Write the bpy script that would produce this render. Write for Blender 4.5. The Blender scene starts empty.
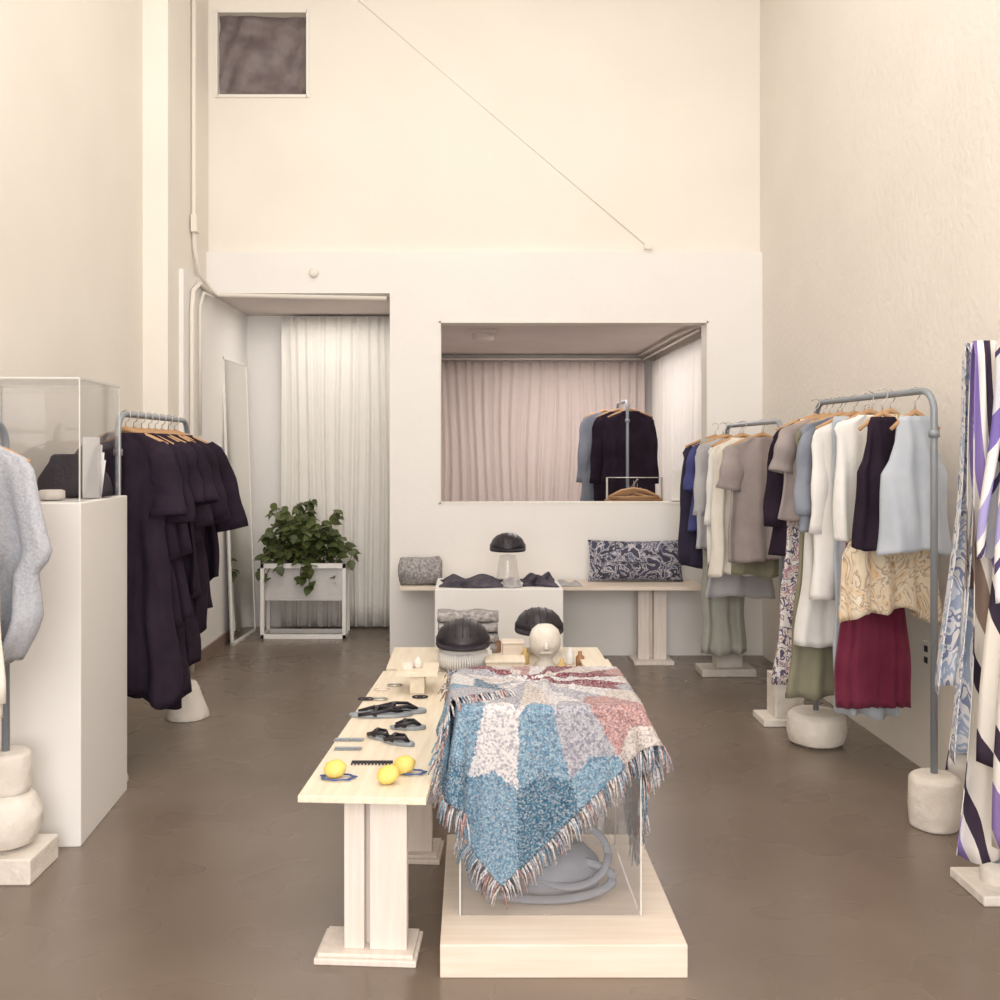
import bpy, math, random
import numpy as np
from mathutils import Vector, Matrix
random.seed(7); np.random.seed(7)
S=bpy.context.scene
S.view_settings.view_transform='Standard'
F=1000.0; CX=472.0; CY=450.0; H=1.5
def px(x,y,d): return ((x-CX)*d/F, d, H-(y-CY)*d/F)

# ---------------------------------------------------------------- materials
def new_mat(name):
    m=bpy.data.materials.new(name); m.use_nodes=True
    nt=m.node_tree; return m,nt,nt.nodes['Principled BSDF']
def N(nt,t,**k):
    n=nt.nodes.new(t)
    for a,b in k.items(): setattr(n,a,b)
    return n
def mat(name,col,rough=.6,col2=None,scale=6.0,bump=0.0,bscale=40.0,metal=0.0,spec=0.3,sheen=0.0,detail=4,stretch=None):
    m,nt,b=new_mat(name)
    b.inputs['Base Color'].default_value=(*col,1); b.inputs['Roughness'].default_value=rough
    b.inputs['Metallic'].default_value=metal; b.inputs['Specular IOR Level'].default_value=spec
    if sheen: b.inputs['Sheen Weight'].default_value=sheen
    tc=N(nt,'ShaderNodeTexCoord'); mp=N(nt,'ShaderNodeMapping')
    nt.links.new(tc.outputs['Object'],mp.inputs['Vector'])
    if stretch: mp.inputs['Scale'].default_value=stretch
    if col2:
        n=N(nt,'ShaderNodeTexNoise'); n.inputs['Scale'].default_value=scale; n.inputs['Detail'].default_value=detail
        r=N(nt,'ShaderNodeValToRGB'); r.color_ramp.elements[0].position=.35; r.color_ramp.elements[1].position=.65
        r.color_ramp.elements[0].color=(*col,1); r.color_ramp.elements[1].color=(*col2,1)
        nt.links.new(mp.outputs[0],n.inputs['Vector']); nt.links.new(n.outputs['Fac'],r.inputs[0]); nt.links.new(r.outputs[0],b.inputs['Base Color'])
    if bump:
        n=N(nt,'ShaderNodeTexNoise'); n.inputs['Scale'].default_value=bscale; n.inputs['Detail'].default_value=4
        bp=N(nt,'ShaderNodeBump'); bp.inputs['Strength'].default_value=bump; bp.inputs['Distance'].default_value=.02
        nt.links.new(mp.outputs[0],n.inputs['Vector']); nt.links.new(n.outputs['Fac'],bp.inputs['Height']); nt.links.new(bp.outputs[0],b.inputs['Normal'])
    return m
def fabric(name,col,col2=None,scale=8,sheen=.1,bump=.4,bscale=9,stretch=None): 
    return mat(name,col,.85,col2,scale,bump=bump,bscale=bscale,spec=.15,sheen=sheen,stretch=stretch)
def ramp_mat(name,stops,tex='noise',scale=5,dist=2.0,stretch=(1,1,1),rot=(0,0,0),const=True):
    m,nt,b=new_mat(name); b.inputs['Roughness'].default_value=.75; b.inputs['Specular IOR Level'].default_value=.2
    tc=N(nt,'ShaderNodeTexCoord'); mp=N(nt,'ShaderNodeMapping'); nt.links.new(tc.outputs['Object'],mp.inputs['Vector'])
    mp.inputs['Scale'].default_value=stretch; mp.inputs['Rotation'].default_value=rot
    if tex=='noise':
        n=N(nt,'ShaderNodeTexNoise'); n.inputs['Scale'].default_value=scale; n.inputs['Distortion'].default_value=dist; out=n.outputs['Fac']
    elif tex=='wave':
        n=N(nt,'ShaderNodeTexWave'); n.inputs['Scale'].default_value=scale; n.inputs['Distortion'].default_value=dist; n.inputs['Detail Scale'].default_value=.7; n.bands_direction='X'; n.wave_profile='SAW'; out=n.outputs['Fac']
    nt.links.new(mp.outputs[0],n.inputs['Vector'])
    r=N(nt,'ShaderNodeValToRGB'); r.color_ramp.interpolation='CONSTANT' if const else 'LINEAR'
    el=r.color_ramp.elements
    while len(el)<len(stops): el.new(.5)
    for e,(p,c) in zip(el,stops): e.position=p; e.color=(*c,1)
    nt.links.new(out,r.inputs[0]); nt.links.new(r.outputs[0],b.inputs['Base Color'])
    return m

M={}
M['wall']=mat('plaster_cream',(.82,.775,.705),.7,(.85,.805,.735),1.5,bump=.08,bscale=14)
M['wall_r']=mat('rough_painted_masonry',(.82,.77,.71),.75,(.85,.80,.74),2,bump=.22,bscale=26)
M['wall_b']=mat('painted_wall_white',(.83,.805,.78),.6,(.85,.825,.80),2,bump=.08,bscale=20)
M['mauve']=mat('ceiling_shade_tone',(.66,.58,.55),.8,(.70,.62,.58),2)  # mauve shadow under the corridor ceiling, painted into the base colour
M['trim']=mat('trim_paint',(.82,.79,.73),.5)
M['pipe']=mat('painted_conduit',(.80,.75,.68),.4)
M['white']=mat('white_lacquer',(.83,.81,.79),.45)
M['pine']=mat('pine_wood',(.73,.63,.49),.5,(.81,.73,.60),5,bump=.05,stretch=(9,.6,9))
M['pinev']=mat('pine_wood_vertical',(.66,.54,.42),.55,(.74,.64,.50),5,bump=.05,stretch=(14,14,.8))
M['palewood']=mat('whitewashed_wood',(.74,.63,.53),.5,(.80,.71,.62),5,stretch=(.6,9,9))
M['legwood']=mat('whitewashed_leg',(.72,.64,.58),.55,(.79,.725,.67),4,bump=.1,stretch=(12,12,.8))
M['metal']=mat('grey_steel_pipe',(.30,.33,.37),.4,metal=.3)
M['stone']=mat('cast_plaster',(.73,.67,.60),.85,(.81,.76,.70),9,bump=.5,bscale=18)
M['stoneg']=mat('cast_concrete',(.52,.48,.44),.85,(.62,.58,.54),9,bump=.4,bscale=25)
M['black']=fabric('black_cloth',(.016,.010,.018),(.026,.016,.029),5,sheen=.0,bump=.8)
M['dark']=fabric('black_silk',(.020,.013,.023),(.031,.020,.034),5,sheen=.0,bump=.8)
M['helmet']=mat('matte_black_shell',(.015,.012,.018),.4,spec=.5)
M['strap']=mat('black_leather',(.027,.022,.031),.5,bump=.2,bscale=80)
M['curt']=fabric('white_curtain_cloth',(.80,.775,.735))
M['curtp']=fabric('pink_curtain_cloth',(.74,.645,.61))  # dim rear room's purple-pink shade is put into this cloth colour
M['hang']=mat('hanger_wood',(.50,.30,.16),.5)
M['steel']=mat('steel_wire',(.5,.48,.46),.3,metal=.8)
M['lemon']=mat('lemon_peel',(.76,.55,.12),.5,(.80,.62,.20),20,bump=.15,bscale=120)
M['leaf']=mat('leaf_green',(.035,.055,.015),.4,(.10,.12,.04),6)
M['stem']=mat('plant_stem',(.12,.10,.04),.6)
M['soil']=mat('soil',(.05,.035,.03),.9)
M['edge']=mat('acrylic_edge',(.62,.61,.58),.25)

def glass(name,tint=(.97,.97,.98),lo=.03,hi=.35):
    m,nt,b=new_mat(name)
    nt.nodes.remove(b); out=nt.nodes['Material Output']
    t=N(nt,'ShaderNodeBsdfTransparent'); t.inputs[0].default_value=(*tint,1)
    g=N(nt,'ShaderNodeBsdfGlossy'); g.inputs['Roughness'].default_value=.03
    lw=N(nt,'ShaderNodeLayerWeight'); lw.inputs['Blend'].default_value=.25
    mr=N(nt,'ShaderNodeMapRange'); mr.inputs[3].default_value=lo; mr.inputs[4].default_value=hi
    mx=N(nt,'ShaderNodeMixShader')
    nt.links.new(lw.outputs['Facing'],mr.inputs[0]); nt.links.new(mr.outputs[0],mx.inputs[0]); nt.links.new(t.outputs[0],mx.inputs[1]); nt.links.new(g.outputs[0],mx.inputs[2]); nt.links.new(mx.outputs[0],out.inputs[0])
    return m
M['acr']=glass('acrylic',(.965,.965,.97),.05,.4); M['mirror']=mat('mirror_glass',(.85,.84,.80),.02,metal=1.0)

m,nt,b=new_mat('polished_concrete'); M['floor']=m
tc=N(nt,'ShaderNodeTexCoord')
n1=N(nt,'ShaderNodeTexNoise'); n1.inputs['Scale'].default_value=1.0; n1.inputs['Detail'].default_value=6; n1.inputs['Roughness'].default_value=.5
r=N(nt,'ShaderNodeValToRGB'); r.color_ramp.elements[0].position=.28; r.color_ramp.elements[1].position=.72
r.color_ramp.elements[0].color=(.150,.112,.087,1); r.color_ramp.elements[1].color=(.215,.168,.134,1)
n2=N(nt,'ShaderNodeTexNoise'); n2.inputs['Scale'].default_value=3; n2.inputs['Detail'].default_value=1
mr=N(nt,'ShaderNodeMapRange'); mr.inputs[3].default_value=.22; mr.inputs[4].default_value=.34
for n in (n1,n2): nt.links.new(tc.outputs['Object'],n.inputs['Vector'])
nt.links.new(n1.outputs['Fac'],r.inputs[0]); nt.links.new(r.outputs[0],b.inputs['Base Color'])
nt.links.new(n2.outputs['Fac'],mr.inputs[0]); nt.links.new(mr.outputs[0],b.inputs['Roughness']); b.inputs['Specular IOR Level'].default_value=.6
m,nt,b=new_mat('woven_blanket'); M['blanket']=m; b.inputs['Roughness'].default_value=.95; b.inputs['Specular IOR Level'].default_value=.1; b.inputs['Sheen Weight'].default_value=.1
at=N(nt,'ShaderNodeAttribute',attribute_name='Col'); tc=N(nt,'ShaderNodeTexCoord')
n=N(nt,'ShaderNodeTexNoise'); n.inputs['Scale'].default_value=170; n.inputs['Detail'].default_value=2
r=N(nt,'ShaderNodeValToRGB'); r.color_ramp.elements[0].position=.44; r.color_ramp.elements[1].position=.64
r.color_ramp.elements[0].color=(0,0,0,1); r.color_ramp.elements[1].color=(.40,.40,.40,1)
mx=N(nt,'ShaderNodeMix',data_type='RGBA'); mx.inputs['B'].default_value=(.70,.67,.66,1)
nt.links.new(tc.outputs['Object'],n.inputs['Vector']); nt.links.new(n.outputs['Fac'],r.inputs[0]); nt.links.new(r.outputs[0],mx.inputs['Factor'])
n3=N(nt,'ShaderNodeTexNoise'); n3.inputs['Scale'].default_value=120; nt.links.new(tc.outputs['Object'],n3.inputs['Vector'])
r3=N(nt,'ShaderNodeValToRGB'); r3.color_ramp.elements[0].position=.35; r3.color_ramp.elements[1].position=.55
r3.color_ramp.elements[0].color=(.42,.42,.5,1); r3.color_ramp.elements[1].color=(1,1,1,1)
mu=N(nt,'ShaderNodeMix',data_type='RGBA',blend_type='MULTIPLY'); mu.inputs['Factor'].default_value=.8
nt.links.new(n3.outputs['Fac'],r3.inputs[0]); nt.links.new(r3.outputs[0],mu.inputs['B'])
nt.links.new(at.outputs['Color'],mx.inputs['A']); nt.links.new(mx.outputs['Result'],mu.inputs['A']); nt.links.new(mu.outputs['Result'],b.inputs['Base Color'])
bp=N(nt,'ShaderNodeBump'); bp.inputs['Strength'].default_value=.7; bp.inputs['Distance'].default_value=.004
nt.links.new(n.outputs['Fac'],bp.inputs['Height']); nt.links.new(bp.outputs[0],b.inputs['Normal'])

# ---------------------------------------------------------------- mesh builder
class MB:
    def __init__(s): s.v=[]; s.f=[]; s.m=[]; s.sm=[]
    def add(s,vs,fs,m=0,smooth=False,T=None):
        o=len(s.v)
        if T is not None: vs=[tuple(T@Vector(v)) for v in vs]
        s.v+= [tuple(v) for v in vs]; s.f+=[tuple(o+i for i in f) for f in fs]; s.m+=[m]*len(fs); s.sm+=[smooth]*len(fs)
    def box(s,x0,x1,y0,y1,z0,z1,m=0,T=None):
        s.add([(x0,y0,z0),(x1,y0,z0),(x1,y1,z0),(x0,y1,z0),(x0,y0,z1),(x1,y0,z1),(x1,y1,z1),(x0,y1,z1)],
              [(0,3,2,1),(4,5,6,7),(0,1,5,4),(1,2,6,5),(2,3,7,6),(3,0,4,7)],m,False,T)
    def tube(s,pts,r,seg=8,m=0,T=None,flat=1.0,cap=True):
        P=[Vector(p) for p in pts]; n=len(P); R=r if isinstance(r,(list,tuple)) else [r]*n
        vs=[];fs=[]; up=None
        for i in range(n):
            d=(P[min(i+1,n-1)]-P[max(i-1,0)]).normalized()
            if up is None:
                up=Vector((0,1,0)) if abs(d.y)<.9 else Vector((1,0,0))
            a=(up-d*up.dot(d)).normalized(); c=d.cross(a).normalized(); up=a
            for k in range(seg):
                t=2*math.pi*k/seg; vs.append(tuple(P[i]+a*math.cos(t)*R[i]*flat+c*math.sin(t)*R[i]))
        for i in range(n-1):
            for k in range(seg):
                fs.append((i*seg+k,i*seg+(k+1)%seg,(i+1)*seg+(k+1)%seg,(i+1)*seg+k))
        if cap: fs.append(tuple(range(seg-1,-1,-1))); fs.append(tuple((n-1)*seg+k for k in range(seg)))
        s.add(vs,fs,m,True,T)
    def lathe(s,prof,c=(0,0,0),seg=24,m=0,sx=1,sy=1,T=None,wob=0):
        vs=[];fs=[];n=len(prof)
        for i,(r,z) in enumerate(prof):
            for k in range(seg):
                t=2*math.pi*k/seg; rr=r*(1+wob*math.sin(3*t+i)*.5+wob*math.sin(5*t-i*1.3)*.5)
                vs.append((c[0]+rr*math.cos(t)*sx,c[1]+rr*math.sin(t)*sy,c[2]+z))
        for i in range(n-1):
            for k in range(seg): fs.append((i*seg+k,i*seg+(k+1)%seg,(i+1)*seg+(k+1)%seg,(i+1)*seg+k))
        fs.append(tuple(range(seg-1,-1,-1))); fs.append(tuple((n-1)*seg+k for k in range(seg)))
        s.add(vs,fs,m,True,T)
    def grid(s,nu,nv,fn,m=0,T=None):
        vs=[fn(i/(nu-1),j/(nv-1)) for j in range(nv) for i in range(nu)]
        fs=[(j*nu+i,j*nu+i+1,(j+1)*nu+i+1,(j+1)*nu+i) for j in range(nv-1) for i in range(nu-1)]
        s.add(vs,fs,m,True,T)
    def obj(s,name,mats,parent=None,loc=(0,0,0),rotz=0,bevel=0,solid=0,sub=0):
        me=bpy.data.meshes.new(name); me.from_pydata(s.v,[],s.f)
        for mm in mats: me.materials.append(mm)
        me.polygons.foreach_set('material_index',s.m); me.polygons.foreach_set('use_smooth',s.sm); me.update()
        o=bpy.data.objects.new(name,me); S.collection.objects.link(o)
        o.location=loc; o.rotation_euler=(0,0,rotz)
        if parent: o.parent=parent
        if bevel:
            md=o.modifiers.new('bevel','BEVEL'); md.width=bevel; md.segments=2; md.limit_method='ANGLE'
        if solid:
            md=o.modifiers.new('solid','SOLIDIFY'); md.thickness=solid
        if sub:
            md=o.modifiers.new('sub','SUBSURF'); md.levels=sub; md.render_levels=sub
        return o
def empty(name,loc=(0,0,0),rotz=0):
    o=bpy.data.objects.new(name,None); S.collection.objects.link(o); o.location=loc; o.rotation_euler=(0,0,rotz); o.empty_display_size=.1; return o
def boxobj(name,dims,mt,**k):
    b=MB(); b.box(*dims); return b.obj(name,[mt],**k)

# ---------------------------------------------------------------- room
XR=2.12; XL=-2.10; XL2=-1.94; YB=7.30; ZC=5.5; YF=-2.6
boxobj('floor',(-3,3,YF-3,12,-.1,0),M['floor'])
boxobj('ceiling',(-2.3,2.3,YF,7.6,ZC,ZC+.1),M['wall'])
boxobj('wall_right',(XR,XR+.15,YF,11.7,0,ZC),M['wall_r'])
boxobj('wall_left',(XL-.15,XL,YF,6.38,0,ZC),M['wall'])
boxobj('wall_left_inner',(XL-.15,XL2,6.38,8.5,0,ZC),M['wall'])
boxobj('trim_1',(XL2,XL2+.03,6.62,8.5,0,2.70),M['wall_b'])
b=MB()
wx0,wx1,wz0,wz1=-.24,1.725,1.106,2.44
b.box(-.60,wx0,YB,YB+.16,0,2.945); b.box(wx1,XR,YB,YB+.16,0,2.945)
b.box(wx0,wx1,YB,YB+.16,0,wz0); b.box(wx0,wx1,YB,YB+.16,wz1,2.945)
b.box(XL2,-.60,YB,YB+.16,2.645,2.945)
b.obj('wall_back',[M['wall_b']])
b=MB(); Y2=YB+.06
ox0,ox1,oz0,oz1=-1.875,-1.215,4.11,4.72
b.box(XL2,ox0,Y2,Y2+.16,2.945,ZC); b.box(ox1,XR,Y2,Y2+.16,2.945,ZC); b.box(ox0,ox1,Y2,Y2+.16,2.945,oz0); b.box(ox0,ox1,Y2,Y2+.16,oz1,ZC)
b.obj('wall_back_upper',[M['wall']])
vw=empty('window_1',(0,0,0))
def crk(u,v):
    x=ox0+.0+u*(ox1-ox0); z=oz0+v*(oz1-oz0)
    return (x,Y2+.07+.014*math.sin(5*u+9*v+2*math.sin(7*v))+.008*math.sin(23*u-12*v+3*math.sin(6*u))+random.uniform(-.003,.003),z)
b=MB(); b.grid(40,36,crk)
M['plastic']=mat('dark_plastic_sheet',(.14,.11,.115),.45,(.21,.175,.17),8,bump=.6,bscale=12)
b.obj('plastic_sheet',[M['plastic']],parent=vw)
b=MB(); t=.018
b.box(ox0-t,ox0+.004,Y2-.012,Y2,oz0-t,oz1+t); b.box(ox1-.004,ox1+t,Y2-.012,Y2,oz0-t,oz1+t); b.box(ox0,ox1,Y2-.012,Y2,oz0-t,oz0+.004); b.box(ox0,ox1,Y2-.012,Y2,oz1-.004,oz1+t)
b.obj('frame',[M['trim']],parent=vw)
b=MB(); t=.012
b.box(wx0,wx0+t,YB-.004,YB+.17,wz0,wz1); b.box(wx1-t,wx1,YB-.004,YB+.17,wz0,wz1); b.box(wx0,wx1,YB-.004,YB+.17,wz0,wz0+t); b.box(wx0,wx1,YB-.004,YB+.17,wz1-t,wz1)
b.obj('window_2',[M['trim']])
boxobj('wall_partition',(-.60,-.50,YB+.16,11.6,0,2.64),M['wall_b'])
boxobj('wall_corridor_back',(XL2,-.60,8.5,8.6,0,2.66),M['wall_b'])
boxobj('wall_rear',(-.50,XR,11.6,11.7,0,2.66),M['wall_b'])
boxobj('ceiling_corridor',(XL2,-.60,YB+.16,8.6,2.64,2.70),M['mauve'])
boxobj('ceiling_rear',(-.60,XR,YB+.16,11.6,2.60,2.70),M['mauve'])
boxobj('baseboard_left',(XL2+.03,XL2+.045,6.64,8.5,0,.09),mat('dark_baseboard',(.25,.18,.15),.6))
b=MB()
b.box(XL,-1.9,YF-.15,YF,0,ZC); b.box(1.9,XR,YF-.15,YF,0,ZC); b.box(-1.9,1.9,YF-.15,YF,4.9,ZC); b.box(-1.9,1.9,YF-.15,YF,0,.25)
for x in (-.65,.60): b.box(x,x+.05,YF-.1,YF-.04,.25,4.9)
b.obj('wall_front',[M['wall_b']])
b=MB(); b.tube([px(330,-24,7.357),px(650,249,7.357)],.004,6); b.obj('wall_cable',[M['wall']])
b=MB(); b.lathe([(.001,0),(.035,.0),(.035,.02),(.02,.03),(.001,.03)],seg=20,T=Matrix.Translation(px(314,273,7.3))@Matrix.Rotation(math.pi/2,4,'X')); b.obj('wall_junction_cap',[M['trim']])
b=MB(); b.box(-.03,.03,-.03,0,-.02,.02); b.obj('wall_bracket',[M['trim']],loc=px(648,247,7.3),bevel=.003)
cp=empty('conduit_pipes')
b=MB(); xw=XL2+.02
b.tube([(xw,6.9,5.4),(xw,6.9,3.1),(xw,6.92,2.9),(xw+.01,7.0,2.74),(xw+.03,7.2,2.66),(xw+.08,7.26,2.625),(-.62,7.26,2.600)],.016,8)
b.tube([(xw+.03,6.75,0),(xw+.03,6.75,2.45),(xw+.03,6.78,2.58),(xw+.03,6.95,2.66),(xw+.03,7.2,2.63)],.016,8)
b.tube([(xw+.03,6.95,1.6),(xw+.03,6.95,2.5),(xw+.04,7.0,2.6),(xw+.05,7.2,2.60)],.012,8)
b.box(xw-.01,xw+.03,6.86,6.94,3.0,3.12)
b.obj('pipes',[M['pipe']],parent=cp)

def curtain(name,x0,x1,y,z0,z1,mt,amp=.03,n=14,along='x',parent=None,seed=1):
    rr=random.Random(seed); ph=[rr.uniform(0,6) for _ in range(4)]
    def fn(u,v):
        w=u+.012*math.sin(5*v+ph[0]+9*u)
        a=amp*(.45+.55*(1-v))
        o=a*(math.sin(w*n*2*math.pi+ph[1])+.45*math.sin(w*n*3.3*math.pi+ph[2]+1.5*v)+.3*math.sin(w*9+ph[3]))
        xx=x0+u*(x1-x0); z=z0+v*(z1-z0)
        return (xx,y+o,z) if along=='x' else (y+o,xx,z)
    b=MB(); b.grid(int(n*14),14,fn); return b.obj(name,[mt],parent=parent,solid=.003)
curtain('white_curtain',-1.60,-.64,8.40,.02,2.62,M['curt'],.020,12)
curtain('pink_curtain',-.46,1.98,11.48,.02,2.52,M['curtp'],.026,24,seed=3)
curtain('side_curtain',8.9,11.35,2.05,.02,2.50,M['curt'],.020,16,along='y',seed=4)
b=MB(); b.tube([(-.48,11.42,2.54),(2.05,11.42,2.54)],.015,8); b.tube([(1.95,8.6,2.53),(1.95,11.5,2.53)],.012,8); b.tube([(2.0,7.5,2.56),(1.9,9.5,2.57),(1.9,11.5,2.57)],.014,8)
b.obj('curtain_rail',[M['pipe']])
lf=empty('ceiling_light',(.10,9.2,2.6))
b=MB(); b.box(-.13,.13,-.13,.13,-.03,0); b.lathe([(.10,-.03),(.10,-.09),(.06,-.11),(.001,-.11)][::-1],seg=24); b.obj('fixture',[M['mauve']],parent=lf,bevel=.004)

mr_=empty('leaning_mirror',(-1.84,7.66,0)); 
T=Matrix.Rotation(math.radians(-2.0),4,'Y')
ln=.66
b=MB(); b.box(0,.006,0.02,ln-.02,.02,2.20,T=T); o=b.obj('glass',[M['mirror']],parent=mr_); 
b=MB(); 
b.box(-.012,.012,0,.022,0,2.22,T=T); b.box(-.012,.012,ln-.022,ln,0,2.22,T=T); b.box(-.012,.012,0,ln,0,.022,T=T); b.box(-.012,.012,0,ln,2.198,2.22,T=T); b.box(-.012,-.002,0,ln,0,2.22,T=T)
b.obj('frame',[M['white']],parent=mr_)
mr_.rotation_euler=(0,0,math.radians(-3))

# ---------------------------------------------------------------- plant on stand
pl=empty('potted_pothos',(-1.34,8.08,0))
b=MB()
for sy in (-.15,.09):
    b.box(-.34,.34,sy,sy+.03,0,.035); b.box(-.34,-.31,sy,sy+.03,0,.60); b.box(.31,.34,sy,sy+.03,0,.60); b.box(-.34,.34,sy,sy+.03,.56,.60)
for sx in (-.34,.31): b.box(sx,sx+.03,-.12,.09,0,.035); b.box(sx,sx+.03,-.12,.09,.56,.60)
b.box(-.31,.31,-.12,.09,.30,.32); b.box(-.31,.31,-.11,.08,.32,.57); b.box(-.30,.30,-.10,.07,.57,.575,1)
b.box(-.31,.31,-.128,-.122,.035,.56,2)
b.obj('planter_stand',[M['white'],M['soil'],M['acr']],parent=pl,bevel=.003)
b=MB(); rr=random.Random(5)
def leaf(b,p,d,nrm,L):
    d=d.normalized(); s=d.cross(nrm).normalized(); n=s.cross(d).normalized()
    pr=[(0,0,0),(.12,.30,.02),(.38,.42,.05),(.7,.27,.0),(1,0,-.12)]
    vs=[]
    for (a,w,h) in pr:
        vs.append(p+d*a*L+n*(h-.06)*L); vs.append(p+d*(a-.05)*L+s*w*L+n*h*L); vs.append(p+d*(a-.05)*L-s*w*L+n*h*L)
    fs=[]
    for i in range(4):
        c0,l0,r0=3*i,3*i+1,3*i+2; c1,l1,r1=c0+3,l0+3,r0+3
        fs+=[(c0,l0,l1,c1),(c0,c1,r1,r0)]
    b.add(vs,fs,0,True)
for i in range(56):
    an=rr.uniform(0,2*math.pi); R=rr.uniform(.06,.36); top=rr.uniform(.10,.62)*(1-R/.62)
    p0=Vector((rr.uniform(-.14,.14),rr.uniform(-.07,.05),.58)); 
    droop=rr.uniform(-.30,.16) if R>.2 else .12
    p2=p0+Vector((math.cos(an)*R-.02,math.sin(an)*R*.42-.04,.06+top*.6+droop)); p1=(p0+p2)/2+Vector((math.cos(an)*.08,0,.18+top*.5))
    pts=[p0*(1-t)**2+p1*2*t*(1-t)+p2*t*t for t in (0,.2,.4,.6,.8,1)]
    b.tube(pts,.004,5,1)
    for t in range(1,6):
        for q in range(2):
            d=Vector((math.cos(an)*.7+rr.uniform(-.9,.9),math.sin(an)*.5+rr.uniform(-.9,.5),rr.uniform(-1.1,.2)))
            leaf(b,pts[t]+Vector((rr.uniform(-.025,.025),rr.uniform(-.02,.02),rr.uniform(-.03,.03))),d,Vector((rr.uniform(-.4,.4),rr.uniform(-.9,-.1),1)),rr.uniform(.06,.11))
b.tube([(.25,-.1,.62),(.33,-.12,.72),(.38,-.12,.66),(.37,-.12,.60)],.004,5,1); leaf(b,Vector((.37,-.12,.62)),Vector((.3,-.3,-1)),Vector((.2,-1,.4)),.09); leaf(b,Vector((.36,-.12,.69)),Vector((.6,-.3,-.2)),Vector((0,-.6,1)),.08)
b.obj('foliage',[M['leaf'],M['stem']],parent=pl)

# ---------------------------------------------------------------- racks
def arc(c,r,a0,a1,n=6):
    return [(c[0],c[1]+r*math.cos(math.radians(a0+(a1-a0)*i/n)),c[2]+r*math.sin(math.radians(a0+(a1-a0)*i/n))) for i in range(n+1)]
def rack(name,X,y0,y1,z,r=.014,cr=.09,bases=('drum','drum'),zb=.1,rot=0):
    e=empty(name,(X,(y0+y1)/2,0),rot); Ly=(y1-y0)/2
    pts=[(0,-Ly,zb)]+arc((0,-Ly+cr,z-cr),cr,180,90)+arc((0,Ly-cr,z-cr),cr,90,0)+[(0,Ly,zb)]
    b=MB(); b.tube(pts,r,10); b.tube([(0,-Ly,z-.16),(0,-Ly,z-.19)],r*1.5,10); b.tube([(0,Ly,z-.16),(0,Ly,z-.19)],r*1.5,10)
    b.obj('pipe',[M['metal']],parent=e)
    for k,(bt,yy) in enumerate(zip(bases,(-Ly,Ly))):
        b=MB()
        if bt=='drum': b.lathe([(.085,0),(.092,.01),(.100,.08),(.096,.19),(.08,.21),(.01,.215)],(0,yy,0),28,wob=.04)
        elif bt=='wide': b.lathe([(.11,0),(.135,.015),(.15,.07),(.145,.14),(.12,.165),(.01,.17)],(0,yy,0),28,wob=.03)
        elif bt=='ball':
            b.box(-.15,.14,yy-.12,yy+.12,0,.09)
            b.lathe([(.05,.09),(.10,.11),(.125,.16),(.125,.22),(.10,.27),(.07,.285),(.085,.29),(.09,.31),(.085,.42),(.07,.43),(.01,.43)],(0,yy,0),28,wob=.02)
        elif bt=='slab': b.box(-.19,.17,yy-.12,yy+.10,0,.05); b.box(-.08,.09,yy-.07,yy+.07,.05,.16)
        elif bt=='plate': b.box(-.10,.13,yy-.12,yy+.12,0,.035); b.lathe([(.05,.03),(.05,.08),(.02,.1)],(0,yy,0),16)
        elif bt=='foot': b.lathe([(.045,0),(.045,.02),(.02,.1),(.02,.12)],(0,yy,0),20)
        elif bt=='block': b.box(-.13,.13,yy-.11,yy+.11,0,.04); b.box(-.06,.10,yy-.08,yy+.08,.04,.27)
        elif bt=='fan': b.lathe([(.12,0),(.115,.03),(.09,.10),(.07,.16),(.05,.20),(.01,.2)],(0,yy,0),28,wob=.03)
        b.obj('base_%d'%(k+1),[M['stoneg'] if bt=='slab' else M['stone']],parent=e,bevel=.006)
    return e
rack('clothing_rack',-1.66,2.5,3.56,1.60,bases=('drum','ball'),zb=.40)
rack('clothing_rack',-1.60,4.52,5.62,1.665,bases=('foot','fan'))
rack('clothing_rack',1.71,5.52,6.72,1.66,bases=('block','slab'))
rack('clothing_rack',1.80,3.98,5.12,1.74,bases=('drum','wide'),rot=math.radians(4))
rack('clothing_rack',1.78,2.4,3.40,1.84,bases=('drum','plate'))

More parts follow.
